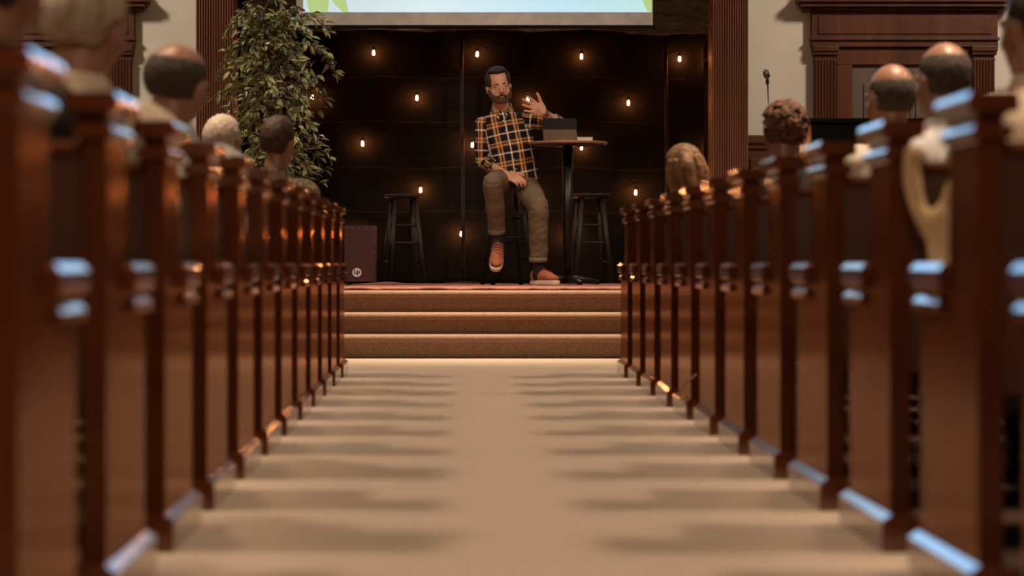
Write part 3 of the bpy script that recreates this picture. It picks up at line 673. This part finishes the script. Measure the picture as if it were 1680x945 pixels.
def hand(b, wrist, pdir, nrm, fdirs, tdir, size=1.0, curl=.5, left=False):
    """palm from the wrist along pdir; nrm = back of the hand; fdirs: spread angle per finger; curl bends towards -nrm"""
    wrist = Vector(wrist); f = Vector(pdir).normalized(); n = (Vector(nrm) - f * Vector(nrm).dot(f)).normalized(); s = f.cross(n)
    if left: s = -s
    Rm = Matrix((s, f, n)).transposed()
    z = size
    ell(b, wrist + f * .045 * z, (.039 * z, .050 * z, .0145 * z), Rm); ell(b, wrist + f * .062 * z, (.041 * z, .034 * z, .013 * z), Rm)
    cap(b, wrist - f * .02, wrist + f * .02, .026 * z, .026 * z)
    for i, (a, ln) in enumerate(zip(fdirs, (.068, .076, .070, .055))):
        c = curl[i] if isinstance(curl, (list, tuple)) else curl
        base = wrist + f * (.086 - .006 * abs(i - 1)) * z + s * (-.030 + .020 * i) * z
        d = (f * math.cos(a) + s * math.sin(a)).normalized(); p = base; r0 = .0100 if i < 3 else .0088
        for j, fr in enumerate((.45, .31, .24)):
            ang = c * (.35 + .55 * j); dd = (d * math.cos(ang) - n * math.sin(ang)).normalized(); q = p + dd * ln * z * fr
            cap(b, p, q, r0 * z * (1 - .08 * j), r0 * z * (.92 - .08 * j)); p = q
    tb = wrist + f * .022 * z - s * .028 * z; td = Vector(tdir).normalized()
    k1 = tb + (td * .75 + f * .25).normalized() * .042 * z; k2 = k1 + td * .032 * z; k3 = k2 + (td * .8 + f * .3).normalized() * .025 * z
    cap(b, tb, k1, .0155 * z, .0115 * z); cap(b, k1, k2, .0105 * z, .0098 * z); cap(b, k2, k3, .0098 * z, .0080 * z)
def shoe(par, T, off, m_up, m_sole, laces=True):
    """toe towards -y, up z, sole bottom at z=0, heel at y=+.09"""
    Rm = T.to_3x3()
    out = []
    for k in range(36):
        a = 2 * math.pi * k / 36; y = -.055 + .150 * math.sin(a); wd = .040 + .010 * max(0, math.sin(-a)) - .004 * max(0, math.sin(a))
        x = wd * math.copysign(abs(math.cos(a)) ** .75, math.cos(a)); out.append((x, y))
    b = NB(); rows = []
    for z, g in ((0, .95), (.006, 1.0), (.024, 1.0), (.028, .96)):
        rows.append([b.verts.new(T @ Vector((x * g, -.055 + (y + .055) * (g * .5 + .5), z))) for x, y in out])
    for i in range(3):
        for k in range(36): b.faces.new((rows[i][k], rows[i][(k + 1) % 36], rows[i + 1][(k + 1) % 36], rows[i + 1][k]))
    b.faces.new(rows[0][::-1]); b.faces.new(rows[-1])
    u = NB()
    def E(c, r): ell(u, T @ Vector(c), r, Rm, 3)
    E((0, -.130, .042), (.041, .062, .028)); E((0, -.085, .050), (.040, .075, .036)); E((0, -.03, .055), (.038, .085, .044)); E((0, .045, .055), (.036, .045, .050))
    cap(u, T @ Vector((0, .030, .06)), T @ Vector((0, .024, .082)), .037, .038)
    cap(u, T @ Vector((0, -.115, .040)), T @ Vector((0, .01, .088)), .034, .034)
    sh = fuse('shoe', u, .005, m_up, par, 5, off=off)
    obj('sole', b, m_sole, sh, off=off)
    if laces:
        b = NB()
        for i in range(5):
            y = -.085 + i * .020; z = .082 + .0085 * i + .002
            tube(b, [T @ Vector((-.022, y, z - .006)), T @ Vector((0, y - .004, z + .006)), T @ Vector((.022, y, z - .006))], .0030, 6)
        tube(b, [T @ Vector((0, -.09, .088)), T @ Vector((.020, -.105, .090)), T @ Vector((.028, -.092, .082))], .0024, 6)
        obj('laces', b, M['lace'], sh, True, off=off)
    return sh
# ---- the speaker
D0 = 17.7
root = thing('person', 'bearded man in yellow and black plaid shirt and olive trousers gesturing on a stool', 'person', ((838 - CX) * D0 / F, D0, ZR))
OFF = root.location.copy()
HM = Matrix.Translation(at(818.5, 142.5, D0 - .10)) @ Matrix.Rotation(R(-8), 4, 'Y') @ Matrix.Rotation(R(7), 4, 'Z') @ Matrix.Rotation(R(3), 4, 'X') @ Matrix.Diagonal((1.06, 1.05, .99, 1))
def A(px, py, dy): return at(px, py, D0 + dy)
nk0, nk1 = A(824, 190, 0), A(820, 160, -.05)
shR, shL = A(793, 204, 0), A(862, 200, -.01)
elR, wrR = A(792, 264, .02), A(830, 286, -.20)
elL, wrL = A(917, 203, -.05), A(894, 187, -.20)
hipR, hipL = A(828, 296, .04), A(856, 296, .04)
knR, anR = A(809, 299, -.36), A(816, 388, -.20)
knL, anL = A(883, 338, -.34), A(885, 448, -.28)
b = NB(); head_prims(b, HM)
cap(b, nk0, nk1, .060, .056); ell(b, A(828, 206, 0), (.155, .095, .06)); 
loft(b, [(A(846, 300, .02), .15, .11), (A(843, 275, .02), .14, .10), (A(838, 245, .01), .145, .10), (A(832, 220, 0), .155, .10), (A(828, 200, 0), .12, .08)])
limb(b, [shR, elR, wrR], [.050, .040, .027]); limb(b, [shL, elL, wrL], [.050, .046, .029])
limb(b, [hipR, knR, anR], [.085, .055, .036]); limb(b, [hipL, knL, anL], [.085, .055, .036])
# raised hand (his left): fingers reach to the viewer's left, thumb up
hd = (A(856, 164, -.27) - wrL); hand(b, wrL, hd, (.2, -.97, .2), (-.14, -.01, .12, .28), (A(876, 136, -.22) - A(886, 168, -.2)), 1.2, [.10, .20, .32, .45], True)
# lap hand (his right)
hr = (A(854, 296, -.28) - wrR); hand(b, wrR, hr, (-.1, -.75, .75), (.12, 0, -.10, -.2), (A(860, 287, -.27) - A(838, 284, -.2)), 1.14, [.55, .75, .95, 1.1])
body = fuse('body', b, .0042, M['skin'], root, 3, off=OFF); tag(body, 'face and hands with fair skin')
eyes(HM, root, OFF)
b = NB(); ell(b, HM @ Vector((0, -.096, -.079)), (.019, .006, .0065), HM.to_3x3(), 2); obj('mouth', b, M['lip'], root, True, off=OFF)
for s in (-1, 1):
    b = NB(); tube(b, [HM @ Vector((s * .014, -.0925, .0175)), HM @ Vector((s * .031, -.0900, .0215)), HM @ Vector((s * .050, -.077, .0135))], [.0036, .0046, .0028], 6); obj('eyebrow', b, M['darkhair'], root, True, off=OFF)
def khair(d):
    if d.z < -.55: return False
    if d.y < -.15:
        line = .70 + .22 * (abs(d.x) ** 2) - (.0 if abs(d.x) < .55 else .0)
        if abs(d.x) > .72 and d.y > -.62: return d.z > -.12
        return d.z > line
    if abs(d.x) > .8 and d.y < .12: return d.z > -.10
    return d.z > -.5 if d.y > .1 else d.z > -.1
shell('hair', HM, (0, .014, .026), (.080, .101, .101), khair, .013, M['darkhair'], root, OFF, .005, 9, lift=lambda d: .35 + 1.5 * max(0, d.z) * (1.25 if d.y < 0 else 1))
b = NB()
for s in (-1, 1):
    limb(b, [HM @ Vector(v) for v in ((s * .074, -.006, -.022), (s * .066, -.022, -.060), (s * .046, -.052, -.092), (s * .016, -.078, -.108))], [.010, .016, .020, .021])
    cap(b, HM @ Vector((s * .052, -.054, -.068)), HM @ Vector((s * .034, -.074, -.088)), .013, .014)
    cap(b, HM @ Vector((s * .034, -.074, -.088)), HM @ Vector((s * .030, -.079, -.070)), .012, .008)
ell(b, HM @ Vector((0, -.080, -.108)), (.030, .020, .020), HM.to_3x3())
fuse('beard', b, .0035, M['beard'], root, 3, .003, 60, off=OFF)
b = NB(); tube(b, [HM @ Vector((-.030, -.083, -.082)), HM @ Vector((-.016, -.098, -.066)), HM @ Vector((0, -.1035, -.0635)), HM @ Vector((.016, -.098, -.066)), HM @ Vector((.030, -.083, -.082))], [.005, .0055, .004, .0055, .005], 8); obj('moustache', b, M['beard'], root, True, off=OFF)
b = NB(); tube(b, [HM @ Vector((-.083, .03, .02)), HM @ Vector((-.088, .02, -.03)), HM @ Vector((-.088, .00, -.07)), A(801, 183, -.03)], .0018, 5); obj('headset_microphone', b, M['wire'], root, True, off=OFF)
# shirt
b = NB()
secs = [(A(846, 294, .0), .170, .135), (A(845, 284, .0), .172, .138), (A(842, 262, .0), .166, .130), (A(838, 240, -.005), .172, .128), (A(833, 218, -.005), .182, .120), (A(830, 203, 0), .180, .108), (A(828, 192, 0), .150, .092), (A(826, 186, 0), .105, .080), (A(825, 182.5, 0), .072, .066)]
loft(b, secs)
ell(b, A(866, 291, -.03), (.085, .10, .045)); ell(b, A(812, 285, -.02), (.05, .08, .04))
cap(b, shR + Vector((.05, 0, .02)), shR, .060, .060); cap(b, shL - Vector((.05, 0, -.02)), shL, .060, .060)
cR = elR.lerp(wrR, .40); cL = elL.lerp(wrL, .22)
limb(b, [shR, elR, cR], [.064, .056, .049]); limb(b, [shL, elL, cL], [.062, .056, .050])
cap(b, elR.lerp(wrR, .30), elR.lerp(wrR, .44), .050, .048)
shirt = fuse('shirt', b, .006, M['plaid'], root, 5, .011, 8, (1, 1, 1.8), off=OFF)
def bone_uv(p, a, b_):
    ax = (b_ - a); L_ = ax.length; ax = ax / L_; t_ = (p - a).dot(ax); rr = p - a - ax * t_
    ref = Vector((1, 0, 0)) - ax * ax.x; ref.normalize(); o2 = ax.cross(ref)
    return (rr.length, t_, math.atan2(rr.dot(o2), rr.dot(ref)))
me = shirt.data; uvl = me.uv_layers.new(name='plaid')
bones = [(shR, elR, .062), (elR, wrR, .05), (shL, elL, .060), (elL, wrL, .05)]
tA, tB = A(846, 294, 0), A(826, 190, 0); tax = (tB - tA).normalized(); tside = Vector((1, 0, 0)) - tax * tax.x; tside.normalize()
for p in me.polygons:
    w0 = p.center + OFF; best = None
    for (a, c, r_) in bones:
        rl, t_, an = bone_uv(w0, a, c); L_ = (c - a).length
        tt = max(0, min(L_, t_)); dist = (w0 - (a + (c - a).normalized() * tt)).length / r_
        if best is None or dist < best[0]: best = (dist, a, c, r_)
    q = w0 - tA; tor = abs(q.dot(tside)) < .165 - .05 * max(0, q.dot(tax) - .38) and abs(w0.x - (tA.x + tax.x * q.z)) < .175
    arm = best[0] < 1.22 and not (abs(q.dot(tside)) < .135)
    for li in p.loop_indices:
        v = me.vertices[me.loops[li].vertex_index].co + OFF
        if arm:
            rl, t_, an = bone_uv(v, best[1], best[2]); uvl.data[li].uv = (an * .062 + 2.03, t_ + 1.0)
        else:
            q = v - tA; wz = noise.noise(v * 6) * .012; uvl.data[li].uv = (q.dot(tside) + .0067 + 1.48 + wz, q.dot(tax) + 1 + wz)
for wr_, el_, f_ in ((wrR, elR, .40), (wrL, elL, .22)):
    c0 = el_.lerp(wr_, f_); ax = (wr_ - el_).normalized(); b = NB(); tube(b, [c0 - ax * .028, c0 - ax * .02, c0 + ax * .012, c0 + ax * .022], [.052, .057, .056, .050], 24)
    cu = obj('rolled_cuff', b, M['plaid'], shirt, True, off=OFF); ul = cu.data.uv_layers.new(name='plaid')
    for p in cu.data.polygons:
        for li in p.loop_indices:
            v = cu.data.vertices[cu.data.loops[li].vertex_index].co + OFF; rl, t_, an = bone_uv(v, el_, wr_); ul.data[li].uv = (an * .06 + 2, t_ + 1.03)
# collar, placket, buttons
c = A(823.5, 181, 0)
for s in (-1, 1):
    b = NB(); rows = []
    for i in range(15):
        t_ = R(14) + (math.pi - R(14)) * i / 14; fr = max(0, math.cos(t_)); d = Vector((s * math.sin(t_), -math.cos(t_), 0))
        top = .050 - .062 * fr ** 1.5; tip = .030 * fr ** 3
        q = lambda k_, z_: c + Vector((d.x * k_, d.y * (k_ + .004 + .012 * fr), z_))
        rows.append([b.verts.new(v) for v in (q(.064, top - .04), q(.062, top), q(.067, top + .003), q(.074 + .006 * fr, top - .022), q(.086 + .012 * fr, top - .046 - tip))])
    for i in range(14):
        for j in range(4): b.faces.new((rows[i][j], rows[i + 1][j], rows[i + 1][j + 1], rows[i][j + 1]))
    o = obj('collar', b, M['plaid'], shirt, True, off=OFF); ul = o.data.uv_layers.new(name='plaid'); md = o.modifiers.new('s', 'SOLIDIFY'); md.thickness = .004
    for l in o.data.loops: v = o.data.vertices[l.vertex_index].co; ul.data[l.index].uv = (v.x * 1.2 + .04 + v.z * .6, v.z + .02 + v.y * .5)
BT = NB()
for i in range(6):
    u = i / 5.6; c = A(825 + 24 * u, 200 + 88 * u, 0); c.y -= .135 - .012 * abs(u - .6); ell(BT, c, .0062, sub=1)
obj('buttons', BT, M['paper'], shirt, True, off=OFF)
# trousers
b = NB()
ell(b, A(844, 297, .03), (.165, .135, .075)); ell(b, A(846, 292, -.05), (.13, .10, .05))
limb(b, [hipR, hipR.lerp(knR, .5), knR], [.098, .090, .076]); limb(b, [knR, knR.lerp(anR, .45), A(815, 374, -.20)], [.076, .070, .062])
limb(b, [hipL, hipL.lerp(knL, .5), knL], [.102, .092, .078]); limb(b, [knL, knL.lerp(anL, .45), A(883, 421, -.29)], [.078, .070, .066])
def fw(p): return 1 + .8 * max(0, 1 - abs((p.z + OFF.z) - (CH + .1)) / .5)
fuse('trousers', b, .006, M['trousers'], root, 4, .0065, 9, (1, 1, 1.6), off=OFF)
for kn, an, px, py, dd, r_ in ((knR, anR, 815, 379, -.20, .064), (knL, anL, 883, 426, -.29, .068)):
    c = A(px, py, dd); ax = (kn - an).normalized(); b = NB(); tube(b, [c - ax * .012, c - ax * .014, c, c + ax * .02], [r_ * .8, r_, r_, r_ * .95], 24); obj('trouser_hem', b, M['trousers'], root, True, off=OFF)
b = NB(); cap(b, A(816, 380, -.20), A(817, 398, -.20), .043, .042); obj('sock', b, M['sock'], root, True, off=OFF)
b = NB(); cap(b, A(884, 425, -.29), A(884, 455, -.28), .043, .044); obj('sock', b, M['sock'], root, True, off=OFF)
# shoes
zf = ZR + .001
p = A(884, 469, -.28); T1 = Matrix.Translation((p.x - .015, p.y - .02, zf)) @ Matrix.Rotation(R(52), 4, 'Z')
T1 = Matrix.Translation((p.x + .004, D0 - .28, zf)) @ Matrix.Rotation(R(40), 4, 'Z') @ Matrix.Translation((0, -.002, 0)) @ Matrix.Diagonal((1.08, .98, 1.12, 1))
shoe(root, T1, OFF, M['shoe'], M['sole'])
p = A(817, 401, -.20); T2 = Matrix.Translation(p) @ Matrix.Rotation(R(-6), 4, 'Z') @ Matrix.Rotation(R(38), 4, 'X') @ Matrix.Rotation(R(6), 4, 'Y') @ Matrix.Translation((0, -.02, -.080)) @ Matrix.Diagonal((1.22, 1.0, 1.05, 1))
shoe(root, T2, OFF, M['shoe'], M['sole'])
# watch
ax = (wrL - elL).normalized(); c = wrL - ax * .012
b = NB(); tube(b, [c - ax * .010, c + ax * .010], .0335, 24); wt = obj('wristwatch', b, M['stool'], root, True, off=OFF)
fd = Vector((.1, -1, .1)).normalized(); b = NB(); tube(b, [c + fd * .028, c + fd * .041], .022, 20); obj('watch_face', b, M['folio'], wt, True, off=OFF)
# ---- seated congregation: one body and its clothes, built once, copied per person
THS = {1: Matrix.Translation((0, .045, .715)) @ Matrix.Rotation(R(180 + 22), 4, 'Z'), -1: Matrix.Translation((0, .045, .715)) @ Matrix.Rotation(R(180 - 20), 4, 'Z')}
TH = THS[1]
def seated_meshes(TH):
    out = {}
    for nm, rr in (('body', 0), ):
        b = NB(); head_prims(b, TH); cap(b, (0, .02, .56), (0, .028, .67), .062, .058)
        loft(b, [((0, .02, 0), .165, .12), ((0, .02, .1), .15, .11), ((0, .01, .25), .14, .10), ((0, 0, .40), .165, .105), ((0, 0, .50), .16, .085), ((0, .01, .57), .07, .06)])
        for s in (-1, 1):
            limb(b, [(s * .165, 0, .48), (s * .200, .07, .23), (s * .11, .30, .155)], [.052, .042, .027])
            limb(b, [(s * .09, .04, .06), (s * .12, .42, .06), (s * .12, .44, -.33)], [.085, .058, .038]); cap(b, (s * .12, .43, -.385), (s * .12, .50, -.392), .034, .028)
            hand(b, (s * .11, .30, .150), (-s * .12, 1, -.22), (0, .2, 1), (-.12, 0, .1, .22), (-s * .9, .5, -.2), .98, .55, s < 0)
        o = fuse('body', b, .0075, None, None, 3); out['body'] = o.data; bpy.data.objects.remove(o)
    b = NB()
    loft(b, [((0, .02, .0), .185, .135), ((0, .02, .12), .172, .128), ((0, .01, .27), .168, .120), ((0, 0, .40), .182, .120), ((0, 0, .475), .172, .100), ((0, .005, .53), .13, .085), ((0, .012, .565), .075, .072)])
    for s in (-1, 1):
        cap(b, (s * .12, 0, .48), (s * .175, 0, .475), .075, .070); limb(b, [(s * .165, 0, .470), (s * .200, .07, .23), (s * .12, .275, .16)], [.066, .054, .042])
    tube(b, [(0, .012, .55), (0, .016, .592)], [.078, .071], 24)
    o = fuse('shirt', b, .009, None, None, 5, .008, 8); out['shirt'] = o.data; bpy.data.objects.remove(o)
    b = NB(); ell(b, (0, .03, .04), (.18, .15, .075))
    for s in (-1, 1): limb(b, [(s * .09, .05, .065), (s * .12, .42, .06), (s * .12, .44, -.33)], [.098, .075, .060])
    o = fuse('trousers', b, .009, None, None, 5, .007, 9); out['trousers'] = o.data; bpy.data.objects.remove(o)
    return out
SMS = {1: seated_meshes(THS[1]), -1: seated_meshes(THS[-1])}
dummy = thing('d', 'd', 'd'); sh0 = shoe(dummy, Matrix.Translation((.12, .43, -.428)) @ Matrix.Rotation(R(180), 4, 'Z'), (0, 0, 0), M['drumblack'], M['sock'], False)
SHOE = sh0.data; SOLE = sh0.children[0].data
for o in list(sh0.children) + [sh0, dummy]: bpy.data.objects.remove(o)
def seated(label, px, Yhead, ztop, side, skin, top, legs, hair, yaw=0, hscale=1.0):
    k = min(range(13), key=lambda i: abs(YF[i] - .29 - Yhead)); yb = YF[k] - .54
    sc = (ztop - .455) / .845
    global TH
    sd = 1 if px > 800 else -1; TH = THS[sd]; SM = SMS[sd]
    xh = (px - CX) * (yb + .30) / F; hwid = .255 * sc * hscale
    x = max(xh, .92 + hwid) if sd > 0 else min(xh, -.627 - hwid)
    if px < 60: x = -.965      # sits a little further in and leans towards the aisle
    roll = max(-.25, min(.25, (xh - x) / (.72 * sc)))
    t = thing('person', label, 'person', (x, yb + .285, .462)); t.rotation_euler = (0, roll, R(yaw)); t.scale = (sc * hscale, sc, sc)
    def add(nm, me, m, par):
        o = bpy.data.objects.new(nm, me.copy() if False else me); C.objects.link(o); o.parent = par
        if len(me.materials) == 0: me.materials.append(m)
        o.material_slots[0].link = 'OBJECT'; o.material_slots[0].material = m; return o
    add('body', SM['body'], skin, t); add('shirt', SM['shirt'], top, t); add('trousers', SM['trousers'], legs, t)
    for s in (0, 1):
        o = add('shoe', SHOE, M['drumblack'], t); o.location.x = -.24 * s; o2 = add('sole', SOLE, M['sock'], o)
    eyes(TH, t, (0, 0, 0))
    if hair: hair(t)
    return t
Z3 = (0, 0, 0); HC = (0, .016, .028); HR = (.080, .101, .101)
def h_bald(m, up=.45):
    def f(t):
        def keep(d):
            if d.z > up + .10 - .25 * max(0, -d.y): return False
            if d.z < -.72: return False
            return d.y > .0 if d.z < .1 else d.y > -.28
        shell('hair', TH, HC, HR, keep, .004, m, t, Z3, .003, 14, lift=lambda d: max(-.5, min(1, (up + .05 + .12 * noise.noise(d * 7) - d.z) / .35)))
    return f
def h_short(m, th=.012, nz=.004):
    def f(t):
        def keep(d):
            if d.z < -.78: return False
            if d.y < -.1: return d.z > .55
            if abs(d.x) > .75 and d.y < .2: return d.z > -.05
            return d.z > -.70 if d.y > .3 else d.z > -.15
        shell('hair', TH, HC, HR, keep, th, m, t, Z3, nz, 9)
    return f
def h_curly(m):
    def f(t):
        b = NB(); rn = random.Random(3)
        for i in range(420):
            z_ = rn.uniform(-.75, 1); a = rn.uniform(0, 2 * math.pi); r_ = math.sqrt(max(0, 1 - z_ * z_)); d = Vector((r_ * math.cos(a), r_ * math.sin(a), z_))
            if d.y < -.25 and d.z < .45: continue
            ell(b, TH @ (Vector(HC) + Vector((d.x * .092, d.y * .108, d.z * .104))), rn.uniform(.010, .016), sub=1)
        fuse('hair', b, .005, m, t, 1, .005, 80)
    return f
def h_long(m):
    def f(t):
        def keep(d):
            if d.y < -.1: return d.z > .45
            return d.z > -.5
        h = shell('hair', TH, HC, HR, keep, .012, m, t, Z3, .005, 8)
        b = NB(); T2_ = TH
        ell(b, (0, -.075, .775), (.030, .028, .030)); limb(b, [(0, -.085, .775), (.0, -.125, .72), (0, -.125, .60), (.01, -.11, .50)], [.024, .038, .032, .012])
        for i in range(7):
            x = -.068 + .0227 * i; limb(b, [(x * 1.12, -.045 - .04 * (1 - (x / .08) ** 2), .76), (x * 1.35, -.050 - .03 * (1 - (x / .08) ** 2), .68), (x * 1.3, -.058, .555)], [.019, .023, .014])
        fuse('ponytail', b, .006, m, h, 2, .004, 30)
    return f
L = [
 ('person at the far left top edge, dark hair, only back of head in view', 8, 4.27, 1.215, M['skinr'], M['dark_top'], M['jeans'], h_short(M['darkhair']), -4, .95),
 ('grey-haired person in an oatmeal collar, second from the left edge', 141, 5.09, 1.205, M['skinr'], M['oat'], M['jeans'], h_short(M['greyhair'], .016, .006), -5, 1.14),
 ('balding man in a pale grey shirt in a left-hand pew', 289, 6.73, 1.20, M['skinr'], M['grey_shirt'], M['jeans'], h_bald(M['dkring'], .42), -6, 1.18),
 ('white-haired person in off-white top just behind the balding man on the left', 366, 10.0, 1.185, M['skinr'], M['white_shirt'], M['jeans'], h_short(M['whitehair'], .012), -3, 1),
 ('brown-haired man in a checked shirt in a left-hand pew before the tree', 456, 10.82, 1.235, M['skinr'], M['check_shirt'], M['jeans'], h_short(M['brownhair'], .010), -4, .95),
 ('person with blonde brown ponytail in a right-hand pew near the column', 1122, 10.82, 1.115, M['skinr'], M['dark_top'], M['jeans'], h_long(M['blonde']), 3, 1.12),
 ('person with curly auburn hair in front of the white wall', 1286, 10.0, 1.245, M['skinr'], M['dark_top'], M['jeans'], h_curly(M['curlyhair']), 3, 1.0),
 ('balding person with a shiny crown in off-white top, left of two bald heads at right', 1463, 8.37, 1.27, M['skinr'], M['white_shirt'], M['jeans'], h_bald(M['dkring'], .30), 4, .98),
 ('balding man in pale blue grey shirt, right of the two bald heads', 1549, 7.55, 1.27, M['skinr'], M['blue_shirt'], M['jeans'], h_bald(M['dkring'], .46), 4, .98),
 ('person in a beige top cut off by the right edge of the picture', 1706, 5.90, 1.285, M['skinr'], M['oat'], M['jeans'], h_short(M['darkhair']), 6, 1),
]
for (lab, px, Yh, zt, sk, top, legs, hr_, yaw, hs) in L: seated(lab, px, Yh, zt, 0, sk, top, legs, hr_, yaw, hs)
